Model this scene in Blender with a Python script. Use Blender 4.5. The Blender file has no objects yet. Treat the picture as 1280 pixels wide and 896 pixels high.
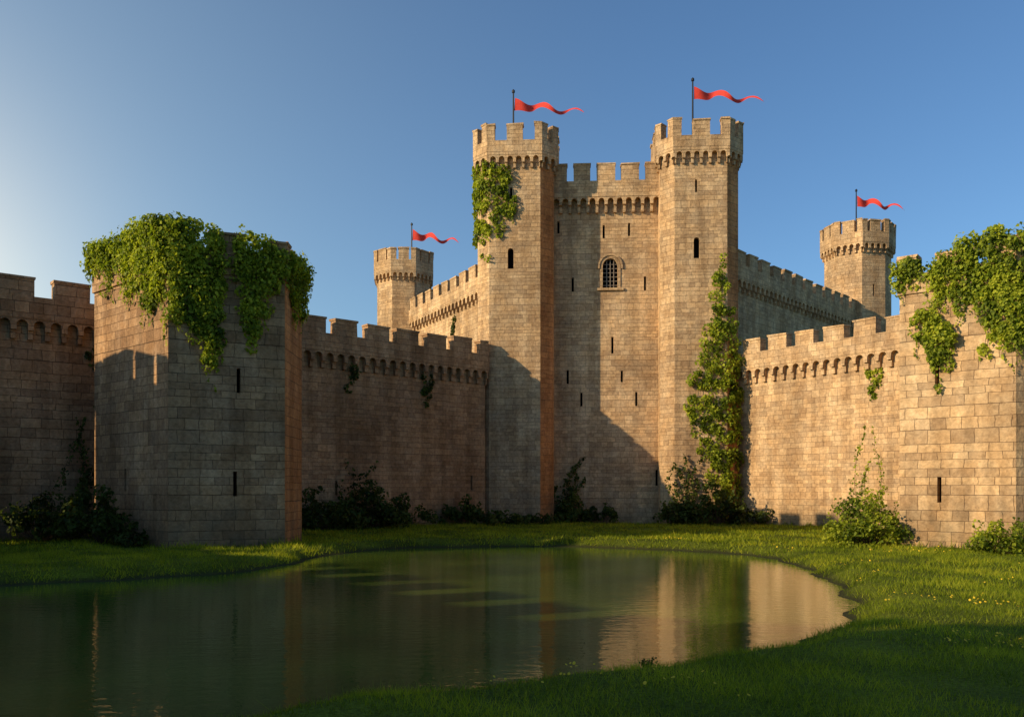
import bpy, math, random
import numpy as np
from mathutils import Vector
random.seed(7); rng=np.random.default_rng(7)
scn=bpy.context.scene
scn.view_settings.view_transform='Standard'; scn.view_settings.look='None'; scn.view_settings.exposure=0

# ---------------------------------------------------------------- light direction
AZ=math.radians(24); EL=math.radians(20.8)
SX,SY=math.cos(AZ),math.sin(AZ)

# ---------------------------------------------------------------- materials
def newmat(name):
    m=bpy.data.materials.new(name); m.use_nodes=True
    nt=m.node_tree; b=nt.nodes['Principled BSDF']; return m,nt,b
def N(nt,t,**k):
    n=nt.nodes.new(t)
    for a,v in k.items():
        if a.startswith('i_'): n.inputs[a[2:].replace('_',' ')].default_value=v
        else: setattr(n,a,v)
    return n
def mix(nt,a,b,fac,mode='MIX'):
    m=N(nt,'ShaderNodeMix',data_type='RGBA',blend_type=mode)
    for s,v in ((6,a),(7,b),(0,fac)):
        if isinstance(v,bpy.types.NodeSocket): nt.links.new(v,m.inputs[s])
        else: m.inputs[s].default_value=v if s==0 else (*v,1)
    return m.outputs[2]
def ramp(nt,src,p0,p1,c0=(0,0,0),c1=(1,1,1)):
    r=N(nt,'ShaderNodeValToRGB'); e=r.color_ramp.elements
    e[0].position=p0;e[1].position=p1;e[0].color=(*c0,1);e[1].color=(*c1,1)
    nt.links.new(src,r.inputs[0]); return r.outputs[0]
def math_(nt,op,a,b=0.0,clamp=False):
    m=N(nt,'ShaderNodeMath',operation=op,use_clamp=clamp)
    for i,v in enumerate((a,b)):
        if isinstance(v,bpy.types.NodeSocket): nt.links.new(v,m.inputs[i])
        else: m.inputs[i].default_value=v
    return m.outputs[0]

def stone(name,c1,c2,mort,bw=.8,rh=.36,ms=.014,bump=.035,warp=(.13,.05)):
    m,nt,b=newmat(name); L=nt.links.new
    uv=N(nt,'ShaderNodeUVMap',uv_map='UVMap'); geo=N(nt,'ShaderNodeNewGeometry')
    wn=N(nt,'ShaderNodeTexNoise',i_Scale=2.1,i_Detail=2.0); L(uv.outputs[0],wn.inputs['Vector'])
    sub=N(nt,'ShaderNodeVectorMath',operation='SUBTRACT'); L(wn.outputs['Color'],sub.inputs[0]); sub.inputs[1].default_value=(.5,.5,.5)
    sc=N(nt,'ShaderNodeVectorMath',operation='MULTIPLY'); L(sub.outputs[0],sc.inputs[0]); sc.inputs[1].default_value=(warp[0],warp[1],0)
    ad=N(nt,'ShaderNodeVectorMath',operation='ADD'); L(uv.outputs[0],ad.inputs[0]); L(sc.outputs[0],ad.inputs[1])
    s3=N(nt,'ShaderNodeSeparateXYZ'); L(ad.outputs[0],s3.inputs[0])
    vv=math_(nt,'ADD',s3.outputs[1],math_(nt,'MULTIPLY',math_(nt,'SINE',math_(nt,'MULTIPLY',s3.outputs[1],2.3)),.12))
    vv=math_(nt,'ADD',vv,math_(nt,'MULTIPLY',math_(nt,'SINE',math_(nt,'MULTIPLY',s3.outputs[1],5.9)),.035))
    cb=N(nt,'ShaderNodeCombineXYZ'); L(s3.outputs[0],cb.inputs[0]); L(vv,cb.inputs[1])
    br=N(nt,'ShaderNodeTexBrick',offset=.43,offset_frequency=2,squash=.68,squash_frequency=3)
    br.inputs['Color1'].default_value=(*c1,1); br.inputs['Color2'].default_value=(*c2,1); br.inputs['Mortar'].default_value=(*mort,1)
    br.inputs['Scale'].default_value=1; br.inputs['Mortar Size'].default_value=ms; br.inputs['Mortar Smooth'].default_value=.5
    br.inputs['Brick Width'].default_value=bw; br.inputs['Row Height'].default_value=rh; br.inputs['Bias'].default_value=-.2
    L(cb.outputs[0],br.inputs['Vector'])
    n1=N(nt,'ShaderNodeTexNoise',i_Scale=.3,i_Detail=3.0,i_Roughness=.6); L(geo.outputs['Position'],n1.inputs['Vector'])
    n2=N(nt,'ShaderNodeTexNoise',i_Scale=7.0,i_Detail=3.0,i_Roughness=.7); L(geo.outputs['Position'],n2.inputs['Vector'])
    mp=N(nt,'ShaderNodeMapping'); mp.inputs['Scale'].default_value=(1.6,1.6,.12); L(geo.outputs['Position'],mp.inputs['Vector'])
    n3=N(nt,'ShaderNodeTexNoise',i_Scale=1.0,i_Detail=2.0); L(mp.outputs[0],n3.inputs['Vector'])
    n4=N(nt,'ShaderNodeTexNoise',i_Scale=1.5,i_Detail=2.0); L(geo.outputs['Position'],n4.inputs['Vector'])
    c=mix(nt,br.outputs['Color'],ramp(nt,n1.outputs[0],.3,.7,(.72,.69,.66),(1.16,1.14,1.10)),1.0,'MULTIPLY')
    c=mix(nt,c,ramp(nt,n2.outputs[0],.3,.7,(.68,.67,.66),(1.24,1.24,1.24)),.9,'MULTIPLY')
    c=mix(nt,c,ramp(nt,n3.outputs[0],.38,.6,(.68,.65,.62),(1.05,1.05,1.05)),.75,'MULTIPLY')
    c=mix(nt,c,ramp(nt,n4.outputs[0],.35,.7,(1.0,.90,.78),(1.02,1.02,1.02)),.85,'MULTIPLY')
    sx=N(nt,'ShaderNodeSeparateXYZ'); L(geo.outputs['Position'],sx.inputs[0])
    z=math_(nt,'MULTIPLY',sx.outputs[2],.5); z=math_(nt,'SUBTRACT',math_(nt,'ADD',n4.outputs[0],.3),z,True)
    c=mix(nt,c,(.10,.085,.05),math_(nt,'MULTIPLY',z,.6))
    L(c,b.inputs['Base Color']); b.inputs['Roughness'].default_value=.92; b.inputs['Specular IOR Level'].default_value=.12
    h=math_(nt,'SUBTRACT',1.0,br.outputs['Fac'])
    h2=math_(nt,'ADD',math_(nt,'MULTIPLY',h,.5),math_(nt,'MULTIPLY',n2.outputs[0],.9))
    bp=N(nt,'ShaderNodeBump'); bp.inputs['Strength'].default_value=.95; bp.inputs['Distance'].default_value=bump
    L(h2,bp.inputs['Height']); L(bp.outputs[0],b.inputs['Normal'])
    return m
sc3=lambda c,f: tuple(x*f for x in c)
A1,A2,A3=(.68,.50,.295),(.40,.285,.175),(.25,.175,.11)
B1,B2,B3=(.66,.485,.29),(.42,.30,.185),(.29,.205,.13)
DK=(.66)
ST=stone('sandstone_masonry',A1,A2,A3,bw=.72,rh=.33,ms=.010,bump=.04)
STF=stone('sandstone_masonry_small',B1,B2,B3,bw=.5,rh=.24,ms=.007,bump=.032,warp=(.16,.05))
STD=stone('shade_dark_sandstone',tuple(a*k for a,k in zip(A1,(.74,.68,.66))),tuple(a*k for a,k in zip(A2,(.74,.68,.66))),sc3(A3,.6),bw=.72,rh=.33,ms=.010,bump=.045)  # stone colour darkened to deepen the shade on the left walls
STFD=stone('shade_dark_sandstone_small',tuple(a*k for a,k in zip(B1,(.76,.68,.64))),tuple(a*k for a,k in zip(B2,(.76,.68,.64))),sc3(B3,.6),bw=.5,rh=.24,ms=.007,bump=.035,warp=(.16,.05))  # small-block version, shade likewise put into the colour
STW=stone('sandstone_bounce_orange',(.60,.30,.12),(.44,.21,.09),(.26,.15,.08),bw=.6,rh=.3,ms=.010,bump=.035)  # orange colour paints warm bounced light on narrow tower facets
def plain(name,col,rough=.8,spec=.3,metal=0):
    m,nt,b=newmat(name); b.inputs['Roughness'].default_value=rough
    b.inputs['Specular IOR Level'].default_value=spec; b.inputs['Metallic'].default_value=metal
    n=N(nt,'ShaderNodeTexNoise',i_Scale=6.0,i_Detail=2.0)
    tc=N(nt,'ShaderNodeTexCoord'); nt.links.new(tc.outputs['Object'],n.inputs['Vector'])
    nt.links.new(mix(nt,tuple(x*.75 for x in col),tuple(x*1.2 for x in col),n.outputs[0]),b.inputs['Base Color'])
    return m
DARK=plain('opening_shade_black',(.006,.006,.007),1,.0)  # near-black colour stands for the shade inside slits and windows
IRON=plain('dark_iron',(.03,.03,.03),.5,.4,.6)
RED=plain('red_cloth',(.66,.06,.04),.75,.2)
BARK=plain('vine_stem',(.09,.06,.04),.9,.1)
YEL=plain('yellow_petal',(.8,.55,.03),.6,.2)

def leafmat(name,dark,mid,light,trans=.35,scale=.9):
    m,nt,b=newmat(name); L=nt.links.new
    at=N(nt,'ShaderNodeAttribute',attribute_name='rnd'); geo=N(nt,'ShaderNodeNewGeometry')
    n=N(nt,'ShaderNodeTexNoise',i_Scale=scale,i_Detail=1.0); L(geo.outputs['Position'],n.inputs['Vector'])
    f=math_(nt,'ADD',math_(nt,'MULTIPLY',at.outputs['Fac'],.55),math_(nt,'MULTIPLY',math_(nt,'SUBTRACT',n.outputs[0],.28),1.0))
    r=N(nt,'ShaderNodeValToRGB'); e=r.color_ramp.elements
    e[0].position=.1;e[0].color=(*dark,1);e[1].position=.85;e[1].color=(*light,1)
    x=e.new(.48); x.color=(*mid,1); L(f,r.inputs[0])
    L(r.outputs[0],b.inputs['Base Color']); b.inputs['Roughness'].default_value=.55; b.inputs['Specular IOR Level'].default_value=.15
    t=N(nt,'ShaderNodeBsdfTranslucent'); tl=mix(nt,r.outputs[0],(1.3,1.35,.7),1.0,'MULTIPLY'); L(tl,t.inputs[0])
    ms=N(nt,'ShaderNodeMixShader'); ms.inputs[0].default_value=trans
    L(b.outputs[0],ms.inputs[1]); L(t.outputs[0],ms.inputs[2]); L(ms.outputs[0],nt.nodes['Material Output'].inputs[0])
    return m
IVY=leafmat('ivy_leaves',(.05,.08,.01),(.23,.29,.022),(.48,.50,.04),trans=.42)
SHR=leafmat('shrub_leaves',(.018,.03,.008),(.055,.08,.014),(.12,.15,.025))
GRS=leafmat('grass_blades',(.08,.12,.01),(.25,.31,.018),(.50,.49,.035),trans=.48,scale=.6)

# ---------------------------------------------------------------- mesh helpers
class MB:
    def __init__(s): s.v=[]; s.f=[]
    def add(s,vs,fs):
        o=len(s.v); s.v+= [tuple(x) for x in vs]; s.f+=[tuple(i+o for i in f) for f in fs]
    def prism(s,poly,z0,z1,top=True,bot=True,jit=0):
        n=len(poly); J=lambda: random.uniform(-jit,jit) if jit else 0
        vs=[(p[0],p[1],z0) for p in poly]+[(p[0]+J(),p[1]+J(),z1+J()) for p in poly]
        fs=[(i,(i+1)%n,(i+1)%n+n,i+n) for i in range(n)]
        if top: fs.append(tuple(range(n,2*n)))
        if bot: fs.append(tuple(range(n-1,-1,-1)))
        s.add(vs,fs)
def add_uv(me):
    uvl=me.uv_layers.new(name='UVMap')
    uv=np.zeros((len(me.loops),2))
    co=np.zeros(len(me.vertices)*3); me.vertices.foreach_get('co',co); co=co.reshape(-1,3)
    for p in me.polygons:
        nx,ny,nz=p.normal
        ids=list(p.vertices); c=co[ids]
        if abs(nz)>.75: u=c[:,0]; v=c[:,1]
        else:
            l=math.hypot(nx,ny); tx,ty=-ny/l,nx/l
            u=c[:,0]*tx+c[:,1]*ty+ 13.7*round(math.atan2(ny,nx)*4); v=c[:,2]
        s=p.loop_start; uv[s:s+len(ids),0]=u; uv[s:s+len(ids),1]=v
    uvl.data.foreach_set('uv',uv.ravel())
def link(o,parent=None):
    scn.collection.objects.link(o)
    if parent: o.parent=parent
    return o
def mkobj(name,mb,mat,parent=None,uv=True,bevel=0):
    me=bpy.data.meshes.new(name); me.from_pydata(mb.v,[],mb.f); me.update()
    if uv: add_uv(me)
    me.materials.append(mat); return link(bpy.data.objects.new(name,me),parent)
def empty(name):
    e=bpy.data.objects.new(name,None); return link(e)
V=lambda x,y: np.array([x,y],float)
def edge(P,Q):
    d=Q-P; L=np.linalg.norm(d); t=d/L; return L,t,V(t[1],-t[0])
def offset(poly,d):
    n=len(poly); out=[]
    for i in range(n):
        _,_,n0=edge(poly[i-1],poly[i]); _,_,n1=edge(poly[i],poly[(i+1)%n])
        out.append(poly[i]+ (n0+n1)*d/(1+n0@n1))
    return out

def corbels(mb,P,Q,o,zc,zp,bay):
    L,t,n=edge(P,Q); nb=max(1,round(L/bay)); bw=L/nb; wb=bw*.34; of=o-.02
    r=(bw-wb)/2; zs=zp-r-.07
    W=lambda s,d,z: tuple((P+t*s+n*d))+(z,)
    K=8
    for i in range(nb+1):
        c=i*bw; a=max(0,c-wb/2); b_=min(L,c+wb/2)
        for (za,zb,dd,sh) in ((zs-.2,zs,of,0),(zc,zs-.2,of*.55,.012)):
            poly=[P+t*(a+sh)+n*dd,P+t*(b_-sh)+n*dd,P+t*(b_-sh)-n*.02,P+t*(a+sh)-n*.02]
            mb.prism(poly,za,zb,top=True,bot=True)
        mb.add([W(a,of,zs),W(b_,of,zs),W(b_,of,zp),W(a,of,zp)],[(0,1,2,3)])
    for i in range(nb):
        c=(i+.5)*bw; vs=[]; fs=[]
        for k in range(K+1):
            an=math.pi*(1-k/K); s=c+r*math.cos(an); z=zs+r*math.sin(an)
            vs+=[W(s,of,z),W(s,of,zp),W(s,-.01,z)]
        for k in range(K):
            a=3*k; fs+=[(a,a+3,a+4,a+1),(a+2,a+5,a+3,a)]
        mb.add(vs,fs)
def battlement(mb,P,Q,o,t_,zp,zf,zt,mer,gap,mit=None,ruin=0.0,skip=()):
    L,t,n=edge(P,Q)
    if mit: Po,Qo,Pi,Qi=mit
    else: Po,Qo,Pi,Qi=P+n*o,Q+n*o,P+n*(o-t_),Q+n*(o-t_)
    mb.prism([Po,Qo,Qi,Pi],zp,zf)
    Lo=np.linalg.norm(Qo-Po)
    pcs=[]
    if Lo<mer*1.25: pcs=[(0,Lo)]
    else:
        hm=mer*.5; free=Lo-2*hm; k=max(0,round((free-gap)/(mer+gap))); g=(free-k*mer)/(k+1)
        pcs=[(0,hm)]; s=hm
        for _ in range(k): s+=g; pcs.append((s,s+mer)); s+=mer
        pcs.append((Lo-hm,Lo))
    for idx,(a,b) in enumerate(pcs):
        if idx in skip: continue
        if a>0: a+=random.uniform(-.05,.05)
        if b<Lo: b+=random.uniform(-.05,.05)
        a0=Pi if a==0 else Po+t*a-n*t_; b0=Qi if b==Lo else Po+t*b-n*t_
        h=zt+random.uniform(-.05,.05)-random.random()*ruin
        mb.prism([Po+t*a,Po+t*b,b0,a0],zf,h,bot=False,jit=.02)
        e=.035; ea=0 if a==0 else e; eb=0 if b==Lo else e
        mb.prism([Po+t*(a-ea)+n*e,Po+t*(b+eb)+n*e,b0+t*eb-n*e,a0-t*ea-n*e],h-.004,h+.09,jit=.025)

def cut_slits(mb,slits,name,mat,parent,extra=None):
    body=mkobj(name,mb,mat,None,uv=False)
    cb=MB(); dk=MB()
    for s in slits:
        P,Q,u,zc,w,h=s[:6]; L,t,n=edge(P,Q); c=P+t*L*u
        if len(s)>6:
            K=10; prof=[(-w/2,zc-h/2),(w/2,zc-h/2)]+[(w/2*math.cos(a),zc+h/2-w/2+w/2*math.sin(a)) for a in [math.pi*k/K for k in range(K+1)]]
            m=len(prof); vs=[tuple(c+t*a+n*.5)+(z,) for a,z in prof]+[tuple(c+t*a-n*.5)+(z,) for a,z in prof]
            cb.add(vs,[tuple(range(m)),tuple(range(2*m-1,m-1,-1))]+[(i,i+m,(i+1)%m+m,(i+1)%m) for i in range(m)])
        else:
            cb.prism([c+t*(-w/2)+n*.5,c+t*(w/2)+n*.5,c+t*(w/2)-n*.5,c+t*(-w/2)-n*.5],zc-h/2,zc+h/2)
        d=.3
        dk.add([tuple(c-t*(w/2+.05)-n*d)+(zc-h/2-.05,),tuple(c+t*(w/2+.05)-n*d)+(zc-h/2-.05,),tuple(c+t*(w/2+.05)-n*d)+(zc+h/2+.05,),tuple(c-t*(w/2+.05)-n*d)+(zc+h/2+.05,)],[(0,1,2,3)])
    cut=mkobj('cut',cb,mat,None,uv=False)
    md=body.modifiers.new('b','BOOLEAN'); md.operation='DIFFERENCE'; md.object=cut; md.solver='EXACT'
    dg=bpy.context.evaluated_depsgraph_get(); me=bpy.data.meshes.new_from_object(body.evaluated_get(dg))
    body.modifiers.clear(); body.data=me; bpy.data.objects.remove(cut)
    add_uv(me); body.parent=parent
    mkobj('opening_shade_sheet',dk,DARK,parent,uv=False)  # black sheet behind each opening, painting its inner shade
    return body
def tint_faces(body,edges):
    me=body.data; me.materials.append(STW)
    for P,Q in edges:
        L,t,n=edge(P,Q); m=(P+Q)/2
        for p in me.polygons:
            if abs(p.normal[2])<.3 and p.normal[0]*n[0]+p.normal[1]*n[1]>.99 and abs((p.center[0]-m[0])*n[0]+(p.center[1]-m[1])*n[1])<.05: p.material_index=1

def tower(name,poly,z,mat,o=.32,t_=.45,mer=.9,gap=.45,bay=.5,slits=(),corb=True,ruin=0,z0=-.6,skips={},parent=None,tint=()):
    zc,zp,zf,zt=z; e=parent or empty(name)
    mb=MB(); mb.prism(poly,z0,zp+.12)
    if slits: bd=cut_slits(mb,slits,'shaft',mat,e)
    else: bd=mkobj('shaft',mb,mat,e)
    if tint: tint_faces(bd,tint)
    mb=MB(); po=offset(poly,o); pi=offset(poly,o-t_); n=len(poly)
    for i in range(n):
        j=(i+1)%n
        battlement(mb,poly[i],poly[j],o,t_,zp,zf,zt,mer,gap,(po[i],po[j],pi[i],pi[j]),ruin,skips.get(i,()))
        if corb:
            corbels(mb,poly[i],poly[j],o,zc,zp,bay)
            pc=offset(poly,o-.02)[i]; _,_,n0=edge(poly[i-1],poly[i]); _,_,n1=edge(poly[i],poly[j])
            mb.prism([poly[i],poly[i]+n0*(o-.022),pc,poly[i]+n1*(o-.022)],zp-.36,zp-.001)
    mkobj('battlements',mb,mat,e); return e
def wall(name,P,Q,z,mat,th=1.6,o=.3,t_=.5,mer=1.3,gap=.55,bay=.6,z0=-.6,slits=()):
    zc,zp,zf,zt=z; e=empty(name); L,t,n=edge(P,Q)
    mb=MB(); mb.prism([P,Q,Q-n*th,P-n*th],z0,zp+.12)
    if slits: cut_slits(mb,[(P,Q)+s for s in slits],'wall_body',mat,e)
    else: mkobj('wall_body',mb,mat,e)
    mb=MB(); battlement(mb,P,Q,o,t_,zp,zf,zt,mer,gap); corbels(mb,P,Q,o,zc,zp,bay)
    mkobj('battlements',mb,mat,e); return e

# ---------------------------------------------------------------- castle
ZW=(7.75,8.55,9.4,10.05)
TL=[V(-15.66,33.0),V(-11.45,29.3),V(-8.0,31.0),V(-8.1,33.9),V(-10.4,37.6),V(-14.8,37.8)]
TR=[V(13.3,30.2),V(15.95,27.85),V(20,28.2),V(23,32),V(22,37),V(16.8,36.4)]
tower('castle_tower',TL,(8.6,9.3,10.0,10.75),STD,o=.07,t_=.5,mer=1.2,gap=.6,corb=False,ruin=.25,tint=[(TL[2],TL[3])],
      slits=[(TL[1],TL[2],.59,5.7,.13,.85),(TL[1],TL[2],.56,2.15,.13,.85),(TL[0],TL[1],.45,2.3,.13,.8)])
tower('castle_tower',TR,(8.0,8.6,9.25,10.0),ST,o=.07,t_=.5,mer=1.2,gap=.6,corb=False,ruin=.25,
      slits=[(TR[0],TR[1],.34,5.75,.13,.85),(TR[0],TR[1],.36,1.95,.13,.85)])
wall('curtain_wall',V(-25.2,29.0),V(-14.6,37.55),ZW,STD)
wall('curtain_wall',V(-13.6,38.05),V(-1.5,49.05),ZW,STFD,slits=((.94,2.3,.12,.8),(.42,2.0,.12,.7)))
wall('curtain_wall',V(12.3,49.65),V(22.3,35.8),ZW,STF,gap=.5,mer=1.15)
# off to the side: the rest of the bailey walls, plus an added tower
tower('castle_tower',[V(x+.5,y-2.0) for x,y in ((-29,26),(-27,24.2),(-24.5,24.4),(-23.2,26.4),(-24,29),(-26.5,30.3),(-28.8,28.6))],(8.6,9.3,10.0,10.9),STD,o=.07,t_=.5,mer=1.2,gap=.6,corb=False)  # unseen tower, put in to cast shade on the left tower's face
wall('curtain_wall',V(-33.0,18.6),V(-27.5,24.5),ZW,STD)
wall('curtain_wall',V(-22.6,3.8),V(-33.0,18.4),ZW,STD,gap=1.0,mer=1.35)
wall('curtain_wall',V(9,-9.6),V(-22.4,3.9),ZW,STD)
ZR=(13.75,14.45,15.3,16.0)
wall('curtain_wall',V(-7.8,66.8),V(-1.6,55.0),ZR,STF,mer=1.0,gap=.5)
wall('curtain_wall',V(12.3,51.3),V(26.4,67.0),ZR,STF,mer=1.1,gap=.55)
def ngon(cx,cy,ap,n=8,rot=0):
    R=ap/math.cos(math.pi/n); return [V(cx+R*math.cos(rot+2*math.pi*(i+.5)/n),cy+R*math.sin(rot+2*math.pi*(i+.5)/n)) for i in range(n)]
far_l=ngon(-8.35,68,2.0,8,.1); far_r=ngon(26.7,68,2.25,8,.15)
tower('castle_tower',far_l,(17.6,18.2,19.1,19.9),STF,o=.25,mer=.75,gap=.4,bay=.42)
tower('castle_tower',far_r,(19.6,20.3,21.1,21.95),STF,o=.3,mer=.8,gap=.42,bay=.45,slits=[(far_r[5],far_r[6],.5,16.8,.12,.9)])

keep=empty('castle_keep')
th=math.radians(4); ex=V(math.cos(th),-math.sin(th)); ey=V(math.sin(th),math.cos(th)); O=V(.3,51.2)
K=lambda x,y: O+ex*x+ey*y
def cham(x,y,w=2.15,c=.72):
    p=[(-w,-w+c),(-w+c,-w),(w-c,-w),(w,-w+c),(w,w-c),(w-c,w),(-w+c,w),(-w,w-c)]
    return [K(x+a,y+b) for a,b in p]
KL=cham(0,0); KR=cham(10.25,0)
ZK=(19.8,20.5,21.3,22.15)
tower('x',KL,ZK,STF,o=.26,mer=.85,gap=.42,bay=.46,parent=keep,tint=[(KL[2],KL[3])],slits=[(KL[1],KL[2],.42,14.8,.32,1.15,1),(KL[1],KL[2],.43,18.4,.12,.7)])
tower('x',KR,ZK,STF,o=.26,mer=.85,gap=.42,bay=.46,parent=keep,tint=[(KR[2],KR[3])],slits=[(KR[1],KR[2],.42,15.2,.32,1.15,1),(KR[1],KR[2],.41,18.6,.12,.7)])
RY=-.35
mb=MB(); MP,MQ=K(1.0,RY),K(9.25,RY); mb.prism([MP,MQ,K(9.25,7),K(1.0,7)],-.6,18.6)
ms=[(MP,MQ,u,z,.13,h) for u,z,h in [(.17,17.0,.7),(.485,16.7,.75),(.66,16.8,.75),(.27,13.7,.8),(.77,13.7,.8),(.545,10.2,.95),(.235,8.4,.8),(.61,8.4,.65),(.33,7.1,.8),(.71,7.1,.8),(.85,2.6,.9)]]
WZc=14.3
ms.append((MP,MQ,.53,WZc,.85,1.7,1))
cut_slits(mb,ms,'central_block',STF,keep)
mb=MB(); battlement(mb,MP,MQ,.4,.5,18.6,19.5,20.4,.95,.45); corbels(mb,MP,MQ,.4,17.75,18.6,.52)
battlement(mb,K(9.25,7),K(1,7),.05,.45,18.6,19.5,20.4,.95,.45); mkobj('central_battlements',mb,STF,keep)
L_,t_,n_=edge(MP,MQ); wc=MP+t_*L_*.53
def arc_ring(mb,r0,r1,za,d0,d1,zb):
    A=[math.pi*k/14 for k in range(15)]; vs=[];fs=[]
    P_=[((r0,zb),(r1,zb))]
    for a in A: P_.append(((r0*math.cos(a),za+r0*math.sin(a)),(r1*math.cos(a),za+r1*math.sin(a))))
    P_.append(((-r0,zb),(-r1,zb)))
    for (i,o_) in P_:
        for (s,z) in (i,o_):
            for d in (d0,d1): vs.append(tuple(wc+t_*s+n_*d)+(z,))
    for k in range(len(P_)-1):
        a=4*k;b=a+4
        fs+=[(a+1,a+3,b+3,b+1),(a+2,b+2,b+3,a+3),(a,a+1,b+1,b)]
    fs+=[(0,2,3,1),(b,b+1,b+3,b+2)]
    mb.add(vs,fs)
mb=MB(); za=WZc+.425; zb0=WZc-.83
arc_ring(mb,.435,.58,za,-.05,.05,zb0)
arc_ring(mb,.60,.70,za,-.01,.10,za-.15)
mb.prism([wc-t_*.75+n_*.12,wc+t_*.75+n_*.12,wc+t_*.75-n_*.02,wc-t_*.75-n_*.02],zb0-.14,zb0-.005)
mkobj('window_surround',mb,ST,keep)
mb=MB()
def bar(a,b,z0,z1,d=-.12,w=.03): mb.prism([wc+t_*a+n_*(d+w),wc+t_*b+n_*(d+w),wc+t_*b+n_*d,wc+t_*a+n_*d],z0,z1)
for x in (-.2,0,.2): bar(x-.022,x+.022,zb0-.07,WZc+.85-(.06 if x else 0))
for z in np.arange(WZc-.65,WZc+.75,.24): bar(-.43,.43,z-.018,z+.018,d=-.16)
mkobj('window_bars',mb,plain('window_lead',(.25,.2,.15)),keep,uv=False)

# ---------------------------------------------------------------- flags
def flag(cx,cy,z0,z1,length,hoist,phase):
    e=empty('pennant_flag'); mb=MB(); K_=8
    rs=[(z0,.065),(z1,.04),(z1,.09),(z1+.12,.09),(z1+.2,.01)]
    vs=[(cx+q*math.cos(2*math.pi*k/K_),cy+q*math.sin(2*math.pi*k/K_),z) for z,q in rs for k in range(K_)]
    fs=[(i*K_+k,i*K_+(k+1)%K_,(i+1)*K_+(k+1)%K_,(i+1)*K_+k) for i in range(len(rs)-1) for k in range(K_)]
    mb.add(vs,fs); mkobj('pole',mb,IRON,e,uv=False)
    mb=MB(); n=64; vs=[];fs=[]
    for i in range(n+1):
        s=i/n; w=hoist*(.36+.64*math.exp(-s*5.0))*(1-s**2.2)+.06*(1-s)+.02
        A=min(1,s*3.5)
        zc=z1-.35-hoist/2-hoist*.72*s+.30*hoist*A*math.sin(s*13.5+phase)
        yy=.22*math.sin(s*13.5+phase+1.2)*A
        for q in (-1,0,1): vs.append((cx+.07+length*s+.05*q*math.sin(s*13+phase),cy+yy+.10*q*math.cos(s*12+phase)*A*(1-s),zc+q*w/2))
    for i in range(n):
        for q in (0,1): a=3*i+q; fs.append((a,a+3,a+4,a+1))
    mb.add(vs,fs); o=mkobj('pennant_cloth',mb,RED,e,uv=False)
    for p in o.data.polygons: p.use_smooth=True
flag(.08,51.0,20.5,24.9,4.0,.66,2.6)
flag(10.35,50.4,20.5,25.3,4.0,.66,3.1)
flag(-7.75,68,18.3,22.3,3.6,.78,2.8)
flag(26.6,68,20.4,24.9,3.6,.78,3.4)

# ---------------------------------------------------------------- ground & pond
WZ=-.25
pond=np.array([(-11.8,20.3),(-8.8,22.1),(-6.9,24.6),(-6.0,30.0),(-3.6,33.2),(1.85,33.9),(6.05,31.7),(8.3,28.2),(7.9,22.5),(6.85,17.7),(5.8,15),(4.5,13),(3.0,11.6),(1.8,10.8),(.55,10.1),(-.7,9.5),(-1.8,8.9),(-3.2,8),(-6,6.8),(-12,6.6),(-17.5,10),(-18,16),(-15,19.3)],float)
def cr(pts,k=6):
    n=len(pts);o=[]
    for i in range(n):
        a,b,c,d=pts[i-1],pts[i],pts[(i+1)%n],pts[(i+2)%n]
        for j in range(k):
            t=j/k; o.append(.5*((2*b)+(-a+c)*t+(2*a-5*b+4*c-d)*t*t+(-a+3*b-3*c+d)*t**3))
    return np.array(o)
pond=cr(pond)
def inside(poly,x,y):
    r=np.zeros(x.shape,bool); n=len(poly)
    for i in range(n):
        x0,y0=poly[i-1];x1,y1=poly[i]
        c=((y0>y)!=(y1>y)); xx=(x1-x0)*(y-y0)/((y1-y0) if y1!=y0 else 1e-9)+x0
        r^=c&(x<xx)
    return r
def pdist(poly,x,y,closed=True):
    d=np.full(x.shape,1e9); n=len(poly)
    for i in range(0 if closed else 1,n):
        a=poly[i-1];b=poly[i];e=b-a
        t=np.clip(((x-a[0])*e[0]+(y-a[1])*e[1])/(e@e),0,1)
        d=np.minimum(d,(x-a[0]-t*e[0])**2+(y-a[1]-t*e[1])**2)
    return np.sqrt(d)
def sd(x,y):
    d=pdist(pond,x,y); return np.where(inside(pond,x,y),-d,d)
def hgt(x,y):
    s=sd(x,y)+.10*np.sin(x*2.1+y*1.3)+.07*np.sin(y*3.3-x*2.2)+.03*np.sin(x*7+y*5)
    ss=lambda t:(lambda u:u*u*(3-2*u))(np.clip(t,0,1))
    z=np.where(s>0,WZ+.27*ss(s/.8)**.7,WZ-.5*ss(-s/2))
    w=ss((s-.3)/3)
    z=z+w*(.06*np.sin(x*.6+1)*np.cos(y*.5)+.03*np.sin(x*1.7+y*1.1)+.014*np.sin(x*4.1-y*3.3))
    return z
def axis(lo,hi,st,far):
    a=np.arange(lo,hi,st); g=np.geomspace(1,far,14)
    return np.concatenate([(lo-g)[::-1],a,hi+g])
xs=axis(-22,26,.2,1500); ys=axis(5,50,.2,1500)
X,Y=np.meshgrid(xs,ys); Z=np.where((X>-21)&(X<25)&(Y>4),hgt(X,Y),0.02)
nx,ny=len(xs),len(ys)
idx=np.arange(nx*ny).reshape(ny,nx)
F=np.stack([idx[:-1,:-1],idx[:-1,1:],idx[1:,1:],idx[1:,:-1]],-1).reshape(-1,4)
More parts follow.
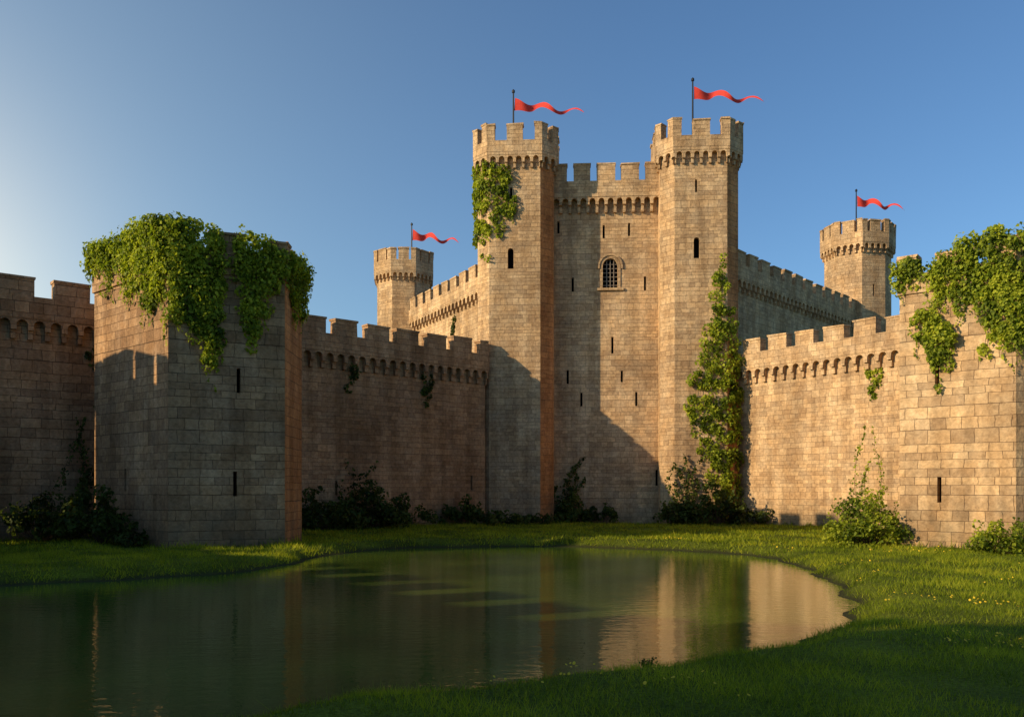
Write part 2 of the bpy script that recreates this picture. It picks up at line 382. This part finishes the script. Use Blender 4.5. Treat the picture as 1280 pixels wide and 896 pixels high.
def npmesh(name,co,faces,mat,rnd=None,smooth=False):
    me=bpy.data.meshes.new(name); k=faces.shape[1]
    me.vertices.add(len(co)); me.vertices.foreach_set('co',np.ascontiguousarray(co,dtype=np.float32).ravel())
    me.loops.add(faces.size); me.loops.foreach_set('vertex_index',faces.ravel().astype(np.int32))
    me.polygons.add(len(faces)); me.polygons.foreach_set('loop_start',np.arange(0,faces.size,k,dtype=np.int32))
    try: me.polygons.foreach_set('loop_total',np.full(len(faces),k,dtype=np.int32))
    except Exception: pass
    if rnd is not None:
        a=me.attributes.new('rnd','FLOAT','POINT'); a.data.foreach_set('value',rnd.astype(np.float32))
    if smooth: me.polygons.foreach_set('use_smooth',np.ones(len(faces),bool))
    me.update(calc_edges=True); me.validate(); me.materials.append(mat)
    return link(bpy.data.objects.new(name,me))
gm,nt,b=newmat('lawn_ground'); geo=N(nt,'ShaderNodeNewGeometry')
n1=N(nt,'ShaderNodeTexNoise',i_Scale=.5,i_Detail=3.0); n2=N(nt,'ShaderNodeTexNoise',i_Scale=22.0,i_Detail=2.0)
for n_n in (n1,n2): nt.links.new(geo.outputs['Position'],n_n.inputs['Vector'])
c=mix(nt,ramp(nt,n1.outputs[0],.35,.65,(.07,.09,.01),(.15,.18,.016)),ramp(nt,n2.outputs[0],.3,.7,(.5,.5,.45),(1.3,1.3,1.2)),1.0,'MULTIPLY')
sx=N(nt,'ShaderNodeSeparateXYZ'); nt.links.new(geo.outputs['Position'],sx.inputs[0])
c=mix(nt,(.035,.035,.015),c,ramp(nt,math_(nt,'ADD',math_(nt,'MULTIPLY',sx.outputs[2],3.0),.9),.15,.55))
nt.links.new(c,b.inputs['Base Color']); b.inputs['Roughness'].default_value=1; b.inputs['Specular IOR Level'].default_value=.1
bp=N(nt,'ShaderNodeBump'); bp.inputs['Strength'].default_value=.8; bp.inputs['Distance'].default_value=.05
nt.links.new(n2.outputs[0],bp.inputs['Height']); nt.links.new(bp.outputs[0],b.inputs['Normal'])
npmesh('ground',np.stack([X,Y,Z],-1).reshape(-1,3),F,gm,smooth=True)

wm,nt,b=newmat('pond_water'); geo=N(nt,'ShaderNodeNewGeometry')
n1=N(nt,'ShaderNodeTexNoise',i_Scale=.35,i_Detail=2.0); nt.links.new(geo.outputs['Position'],n1.inputs['Vector'])
nt.links.new(ramp(nt,n1.outputs[0],.35,.65,(.050,.080,.012),(.085,.125,.018)),b.inputs['Base Color'])
b.inputs['Roughness'].default_value=.025; b.inputs['IOR'].default_value=1.55
mp=N(nt,'ShaderNodeMapping'); mp.inputs['Scale'].default_value=(1,1.8,1); nt.links.new(geo.outputs['Position'],mp.inputs['Vector'])
w1=N(nt,'ShaderNodeTexNoise',i_Scale=3.2,i_Detail=3.0,i_Roughness=.55); nt.links.new(mp.outputs[0],w1.inputs['Vector'])
bp=N(nt,'ShaderNodeBump'); bp.inputs['Strength'].default_value=.2; bp.inputs['Distance'].default_value=.028
nt.links.new(w1.outputs[0],bp.inputs['Height']); nt.links.new(bp.outputs[0],b.inputs['Normal'])
mb=MB(); mb.add([(-20.5,5.2,WZ),(10.5,5.2,WZ),(10.5,36,WZ),(-20.5,36,WZ)],[(0,1,2,3)]); mkobj('pond_water',mb,wm,uv=False)

# ---------------------------------------------------------------- grass
court=np.array([(-25,29),(-16.9,35.6),(-15.7,32.9),(-11.45,29.2),(-7.9,30.9),(-8.0,33.8),(-10,37.4),(-12,39.4),(-1.6,48.9),(-1.2,48.9),(2,48.9),(2.6,50.6),(8,50.2),(8.8,48.2),(12,48.0),(12.4,49.3),(20,38.8),(16.7,36.4),(13.2,30.2),(15.9,27.8),(22,28.2),(26,20),(26,6.2),(-24,6.2)],float)
blades=[];rn=[]
for (y0,y1,dens,h0,h1,w) in ((6.3,11,1300,.04,.085,.008),(11,17,720,.045,.10,.012),(17,28,320,.05,.12,.02),(28,50,120,.06,.15,.038)):
    xw=.72*y1+2; n=int((2*xw)*(y1-y0)*dens)
    x=rng.uniform(-xw,xw,n); y=rng.uniform(y0,y1,n)
    k=(np.abs(x)<.64*y+1)&inside(court,x,y); x,y=x[k],y[k]
    z=hgt(x,y); k=z>WZ+.015; x,y,z=x[k],y[k],z[k]
    pn=np.sin(x*1.3+2*np.sin(y*.9))*np.sin(y*1.1+x*.4)+.5*np.sin(x*3.7+y*2.9)
    wd=pdist(court[:21],x,y,False); near=np.clip(1-wd/.5,0,1)
    bank=np.clip(1-np.abs(z-(WZ+.08))/.1,0,1)*(rng.random(len(x))<.3)
    k=rng.random(len(x))<.72+.28*pn+near; x,y,z,pn,near,bank=x[k],y[k],z[k],pn[k],near[k],bank[k]; n=len(x)
    tuft=(rng.random(n)<.05)*rng.uniform(.3,1.1,n)
    h=rng.uniform(h0,h1,n)*(1+.35*pn+2.2*near*rng.random(n)+tuft+.9*bank); a=rng.uniform(0,math.pi,n); ln=rng.normal(0,.55,(n,2))*h[:,None]
    dx,dy=np.cos(a)*w/2,np.sin(a)*w/2
    v=np.stack([np.stack([x-dx,y-dy,z-.01],-1),np.stack([x+dx,y+dy,z-.01],-1),np.stack([x+ln[:,0],y+ln[:,1],z+h],-1)],1)
    blades.append(v.reshape(-1,3)); rn.append(np.repeat(np.clip(rng.random(n)+.2*pn-.15,0,1),3))
co=np.concatenate(blades); npmesh('grass',co,np.arange(len(co)).reshape(-1,3),GRS,np.concatenate(rn))
cand=20000; x=rng.uniform(-8,15,cand); y=8+26*rng.random(cand)**1.1
k=inside(court,x,y)&(sd(x,y)>.35); x,y=x[k],y[k]
pn=np.sin(x*1.1+1.7*np.sin(y*.8))+np.sin(y*1.4+x*.7); k=(pn>.6)&(rng.random(len(x))<.22*np.clip(pn,0,2))&((x>3)|(y<11)); x,y=x[k],y[k]
z=hgt(x,y); vs=[];fs=[]
for i in range(len(x)):
    r=random.uniform(.010,.020)*(1+max(0,y[i]-10)*.025); h=random.uniform(.07,.13); tx,ty=random.uniform(-.5,.5),random.uniform(-.8,.2); o=len(vs)
    vs.append((x[i],y[i],z[i]+h+.008))
    for q in range(6):
        a=q*math.pi/3; vs.append((x[i]+r*math.cos(a),y[i]+r*math.sin(a),z[i]+h+r*(math.cos(a)*tx+math.sin(a)*-ty)))
    fs+=[(o,o+1+q,o+1+(q+1)%6) for q in range(6)]
mb=MB(); mb.v=vs; mb.f=fs; mkobj('wildflowers',mb,YEL,uv=False)

# ---------------------------------------------------------------- foliage
def leaves(name,C,Nn,S,mat,stems=None):
    n=len(C); nn=Nn+rng.normal(0,.55,(n,3)); nn/=np.linalg.norm(nn,axis=1)[:,None]
    d=np.array([0,0,-1.])+rng.normal(0,.55,(n,3)); d-=(d*nn).sum(1)[:,None]*nn; d/=np.linalg.norm(d,axis=1)[:,None]
    s=np.cross(nn,d); S=S[:,None]
    v=np.stack([C-d*.42*S,C+s*.4*S-d*.08*S+nn*.1*S,C+d*.58*S,C-s*.4*S-d*.08*S+nn*.1*S],1).reshape(-1,3)
    b_=np.arange(n)[:,None]*4; f=np.concatenate([b_+[0,2,1],b_+[0,3,2]],0)
    o=npmesh(name,v,f,mat,np.repeat(rng.random(n),4))
    if stems and stems.v: mkobj('vine_stems',stems,BARK,o,uv=False)
    return o
def stem(mb,pts,r0=.02,r1=.006):
    K_=4; vs=[];fs=[]
    for i,p in enumerate(pts):
        r=r0+(r1-r0)*i/(len(pts)-1)
        for k in range(K_): a=math.pi/2*k; vs.append((p[0]+r*math.cos(a),p[1]+r*math.sin(a),p[2]))
    for i in range(len(pts)-1):
        for k in range(K_): fs.append((i*K_+k,i*K_+(k+1)%K_,(i+1)*K_+(k+1)%K_,(i+1)*K_+k))
    mb.add(vs,fs)
def ivy_sheet(faces,ncl,per,size,thick=.22,spread=.16,stems=None):
    C=[];NN=[]; areas=[]
    for P,Q,pr,inw in faces:
        L,_,_=edge(P,Q); a=sum((pr[i+1][0]-pr[i][0])*L*((pr[i][1]-pr[i][2])+(pr[i+1][1]-pr[i+1][2]))/2 for i in range(len(pr)-1)); areas.append(max(a,.01))
    tot=sum(areas)
    for (P,Q,pr,inw),a in zip(faces,areas):
        L,t,n=edge(P,Q); k=int(ncl*a/tot)+1; pr=np.array(pr)
        us=rng.uniform(pr[0,0],pr[-1,0],k*5); zt=np.interp(us,pr[:,0],pr[:,1]); zb=np.interp(us,pr[:,0],pr[:,2])
        keep_=rng.random(len(us))<(zt-zb)/max((pr[:,1]-pr[:,2]).max(),.01); us,zt,zb=us[keep_][:k],zt[keep_][:k],zb[keep_][:k]
        zb=zb+rng.normal(0,.22,len(us))+.35*np.sin(us*L*4.0)+.2*np.sin(us*L*9.0)
        z=zb+(zt-zb)*rng.random(len(us))**.8
        rel=(z-zb)/np.maximum(zt-zb,.1)
        for u,zz,rl,ztt in zip(us,z,rel,zt):
            m=max(4,int(per*random.uniform(.4,1.4))); sp=spread*random.uniform(.6,1.5)
            c=P+t*L*u; off=thick*(.25+.9*max(0,min(1,rl)))*random.uniform(.3,1.3)
            if rl>.75 and inw and random.random()<.6: off-=random.random()*inw
            g=rng.normal(0,1,(m,3)); g/= (np.linalg.norm(g,axis=1)[:,None]+.3)
            dd=off+g[:,1]*sp*.8
            if off>0: dd=np.maximum(np.abs(dd),.03)
            pts=np.stack([c[0]+t[0]*g[:,0]*sp+n[0]*dd,c[1]+t[1]*g[:,0]*sp+n[1]*dd,zz+g[:,2]*sp*1.15],-1)
            C.append(pts); NN.append(np.tile([n[0],n[1],.35],(m,1))+g*.5)
            if stems is not None and zz<ztt-1.4 and random.random()<.16:
                q=[(c[0]+n[0]*.09,c[1]+n[1]*.09,zz)]; x0=u*L
                for s_ in range(5):
                    x0+=random.uniform(-.1,.1); x0=min(max(x0,.05),L-.05); cc=P+t*x0; q.append((cc[0]+n[0]*.09,cc[1]+n[1]*.09,zz+(s_+1)*.22))
                stem(stems,q,.008,.012)
            if inw==0 and rl<.3 and random.random()<.2 or (inw and rl<.12 and random.random()<.5):
                L2=random.uniform(.3,.9); q=int(10*L2)+4; f=np.linspace(0,1,q)
                C.append(np.stack([c[0]+n[0]*.08+t[0]*.12*np.sin(f*5+u*9)+rng.normal(0,.03,q),c[1]+n[1]*.08+t[1]*.12*np.sin(f*5+u*9),zz-f*L2],-1)); NN.append(np.tile([n[0],n[1],.3],(q,1)))
    return np.concatenate(C),np.concatenate(NN)
def ivy(name,faces,ncl,per,size,thick=.22,spread=.16,mat=IVY):
    st=MB(); C,Nn=ivy_sheet(faces,ncl,per,size,thick,spread,st)
    S=size*rng.uniform(.6,1.35,len(C)); return leaves(name,C,Nn,S,mat,st)
ivy('ivy',[(TL[0],TL[1],[(-.03,10.9,9.9),(.15,10.9,9.9),(.3,10.8,9.7),(.5,11.0,9.2),(.7,11.1,8.9),(.85,11.0,8.2),(1,10.95,7.5)],.6),
 (TL[1],TL[2],[(0,10.95,7.5),(.15,10.95,7.0),(.3,10.9,6.5),(.40,10.7,6.5),(.47,10.3,7.8)],.6),
 (TL[1],TL[2],[(.56,10.5,8.5),(.65,10.8,7.6),(.75,10.8,7.4),(.85,10.6,8.4),(1,10.4,9.2)],.6),
 (TL[2],TL[3],[(0,10.4,9.1),(.5,10.4,8.7),(1,10.4,9.0)],.6)],960,38,.125,.32,.22)
ivy('ivy',[(TR[0],TR[1],[(-.04,9.6,8.5),(.12,9.65,8.8),(.3,9.5,8.7),(.4,9.8,8.3),(.6,10.1,8.0),(.75,10.2,6.9),(.88,10.2,5.9),(1,10.15,6.4)],.6),
 (TR[0],TR[1],[(.13,7.7,7.2),(.3,8.0,6.5),(.45,7.2,6.1),(.55,6.6,6.2)],0),
 (TR[1],TR[2],[(0,10.2,6.4),(.2,10.1,6.0),(.5,10.1,7.5),(1,10.0,8.4)],.6)],780,36,.115,.28,.2)
ivy('ivy',[(KL[0],KL[1],[(0,20.0,15.2),(.5,20.2,15.0),(1,20.2,14.9)],0),
 (KL[1],KL[2],[(0,20.1,15.4),(.2,20.0,16.3),(.35,19.7,17.2),(.52,18.9,17.4)],0),(KL[7],KL[0],[(.6,19.9,15.5),(1,20.2,15.2)],0)],150,28,.18,.22,.2)
ivy('ivy',[(KR[1],KR[2],[(.2,7.6,6.5),(.35,8.4,5.6),(.5,9.4,4.4),(.6,11.0,2.8),(.75,13.2,1.0),(.9,15.0,.2),(1,12.5,0)],0),
 (KR[2],KR[3],[(0,12.5,0),(.5,10.5,.2),(1,9.0,.3)],0)],280,28,.17,.28,.24)
cw=(V(-13.6,38.05),V(-1.5,49.05)); rw=(V(12.3,49.65),V(22.3,35.8)); lw=(V(-25.2,29.0),V(-14.6,37.55)); rl=(V(-7.8,66.8),V(-1.6,55.0))
for (P,Q),u,zt,zb,wd in ((cw,.47,7.9,6.6,.02),(cw,.75,8.0,6.3,.025),(rw,.52,7.7,6.5,.02),(lw,.79,7.6,5.2,.03),(rl,.62,13.5,11.8,.03),(cw,.08,7.7,5.5,.03)):
    ivy('hanging_creeper',[(P,Q,[(u-wd,zt,zt-.5),(u,zt,zb),(u+wd,zt,zt-.6)],0)],14,16,.15,.12,.16,mat=SHR if P is not rw[0] else IVY)
def shrub(x,y,r,h,n,size=.16,mat=SHR,name='shrub',wild=0):
    z0=float(hgt(np.array([x]),np.array([y]))[0]); C=[];NN=[]; st=MB()
    k=max(8,int(n/40))
    for i in range(k):
        a=random.uniform(0,2*math.pi); rf=math.sqrt(random.random()); lobe=.72+.28*math.sin(a*3+x)
        top=h*lobe*math.sqrt(max(0,1-rf**2*.85)); zz=top*random.random()**.55
        rr=r*rf*(1.05-.15*zz/h)
        c=np.array([x+rr*math.cos(a),y+rr*math.sin(a)*.7,z0+.12+zz]); sp=random.uniform(.16,.32)*(r**.5)
        m=int(n/k*random.uniform(.5,1.5)); g=rng.normal(0,1,(m,3)); g/=np.linalg.norm(g,axis=1)[:,None]+.2
        C.append(c+g*sp*np.array([1,1,.85])); NN.append(g+[0,-.1,.5])
        stem(st,[(x+random.uniform(-.2,.2)*r,y,z0-.05),(x+(c[0]-x)*.6,y+(c[1]-y)*.6,z0+zz*.45),tuple(c)],.016,.005)
        if random.random()<.22+wild:
            L_s=random.uniform(.25,.6)*min(1,h)*(1+wild); dv=np.array([random.uniform(-.6,.6),random.uniform(-.3,.3),1.0]); dv/=np.linalg.norm(dv)
            q=14; tt=np.linspace(0,1,q)[:,None]; C.append(c+dv*L_s*tt+rng.normal(0,.05*min(1,h),(q,3))); NN.append(rng.normal(0,.6,(q,3))+[0,-.2,.4])
            stem(st,[tuple(c),tuple(c+dv*L_s)],.006*min(1,h*2),.003*min(1,h*2))
    C=np.concatenate(C);NN=np.concatenate(NN); return leaves(name,C,NN,size*rng.uniform(.55,1.3,len(C)),mat,st)
def climber(x0,y0,x1,y1,h,n,size,mat=SHR,w=.25):
    C=[];NN=[];st=MB(); z0=float(hgt(np.array([x0]),np.array([y0]))[0])
    for s_ in range(6):
        hh=h*random.uniform(.45,1); ph=random.uniform(0,6); pts=[]; lean=random.uniform(-1,1)*w*1.6
        for k in range(12):
            f=k/11; pts.append((x0+(x1-x0)*f+lean*f+w*math.sin(ph+f*5)*(.5+.5*f)+random.uniform(-.04,.04),y0+(y1-y0)*f,z0+hh*f))
        stem(st,pts,.012,.004); m=n//6; f=rng.random(m)**1.4*11; i=np.minimum(f.astype(int),10); pa=np.array(pts)
        p=pa[i]+(pa[i+1]-pa[i])*(f-i)[:,None]; C.append(p+rng.normal(0,1,(m,3))*(w*.5*(1.1-f/11))[:,None]*[1,.5,.8]); NN.append(rng.normal(0,.5,(m,3))+[0,-.7,.4])
    C=np.concatenate(C);NN=np.concatenate(NN); return leaves('climbing_vine',C,NN,size*rng.uniform(.6,1.2,len(C)),mat,st)
shrub(-17.4,32.7,1.5,2.0,2400,.15); climber(-17.0,33.6,-16.8,34.6,4.8,1300,.15,w=.45); shrub(-15.8,31.6,.9,1.2,800,.14)
shrub(-14.2,30.3,1.0,1.9,1900,.14); shrub(-12.9,29.7,.6,.7,400,.13)
shrub(-9.0,40.4,1.9,2.2,2600,.17); shrub(-6.9,42.3,1.7,2.6,2600,.17); shrub(-5.2,44.0,1.3,1.5,1200,.17); climber(-7.8,42.0,-7.4,43.1,4.0,900,.16,w=.6)
shrub(-2.5,47.0,1.4,1.4,1300,.18); shrub(-.4,48.0,1.2,.7,600,.17); shrub(1.2,48.2,1.0,.5,400,.16)
shrub(3.3,49.6,1.1,1.6,1100,.18); climber(3.2,50.0,3.0,50.6,4.0,900,.18,w=.55); shrub(5.0,49.6,1.2,.9,600,.18)
shrub(9.0,47.5,1.2,1.6,1200,.18); shrub(10.9,47.3,1.5,2.4,2300,.18); shrub(13.1,47.2,1.3,.8,800,.17); climber(9.3,48.0,9.2,48.25,4.0,800,.18,w=.5)
shrub(12.3,30.5,1.35,1.95,4800,.11,mat=IVY,wild=.1); climber(12.5,31.0,12.75,31.4,4.6,1200,.10,mat=IVY,w=.34)
shrub(14.9,26.5,1.1,.95,2300,.11,mat=IVY,wild=.1)
shrub(1.6,10.4,.07,.10,70,.03,name='waterside_weed')

# ---------------------------------------------------------------- sky, sun, camera
w=bpy.data.worlds.new('World'); scn.world=w; w.use_nodes=True; nt=w.node_tree
bg=nt.nodes['Background']; sk=nt.nodes.new('ShaderNodeTexSky'); sk.sky_type='NISHITA'; sk.sun_disc=False
sk.sun_elevation=EL; sk.sun_rotation=math.atan2(-SX,-SY)%(2*math.pi)
sk.air_density=1.0; sk.dust_density=1.0; sk.ozone_density=2.4
# low-sun haze over the left horizon
tc=nt.nodes.new('ShaderNodeTexCoord')
dp=N(nt,'ShaderNodeVectorMath',operation='DOT_PRODUCT'); nt.links.new(tc.outputs['Generated'],dp.inputs[0]); g=Vector((-.66,.75,.13)).normalized(); dp.inputs[1].default_value=g
dm=math_(nt,'MAXIMUM',dp.outputs['Value'],0.0)
gl=mix(nt,(0,0,0),(9.0,6.3,2.4),math_(nt,'POWER',dm,48.0))
gl2=mix(nt,(0,0,0),(1.7,1.9,1.3),math_(nt,'POWER',dm,7.0))
tinted=mix(nt,sk.outputs[0],(.82,1.07,1.26),1.0,'MULTIPLY')
ad=mix(nt,mix(nt,tinted,gl,1.0,'ADD'),gl2,1.0,'ADD')
nt.links.new(ad,bg.inputs[0]); bg.inputs[1].default_value=.115
sl=bpy.data.lights.new('sun','SUN'); sl.energy=5.0; sl.angle=math.radians(.5); sl.color=(1,.77,.49)
so=bpy.data.objects.new('sun',sl); link(so); ce=math.cos(EL)
so.rotation_euler=Vector((SX*ce,SY*ce,-math.sin(EL))).to_track_quat('-Z','Y').to_euler(); so.location=(-40,-20,30)
cam=bpy.data.cameras.new('camera'); co_=bpy.data.objects.new('camera',cam); link(co_); scn.camera=co_
co_.location=(0,0,2); co_.rotation_euler=(math.pi/2,0,0)
cam.sensor_width=36; cam.lens=36*1100/1280; cam.shift_y=(610-448)/1280; cam.clip_end=5000; cam.clip_start=.1
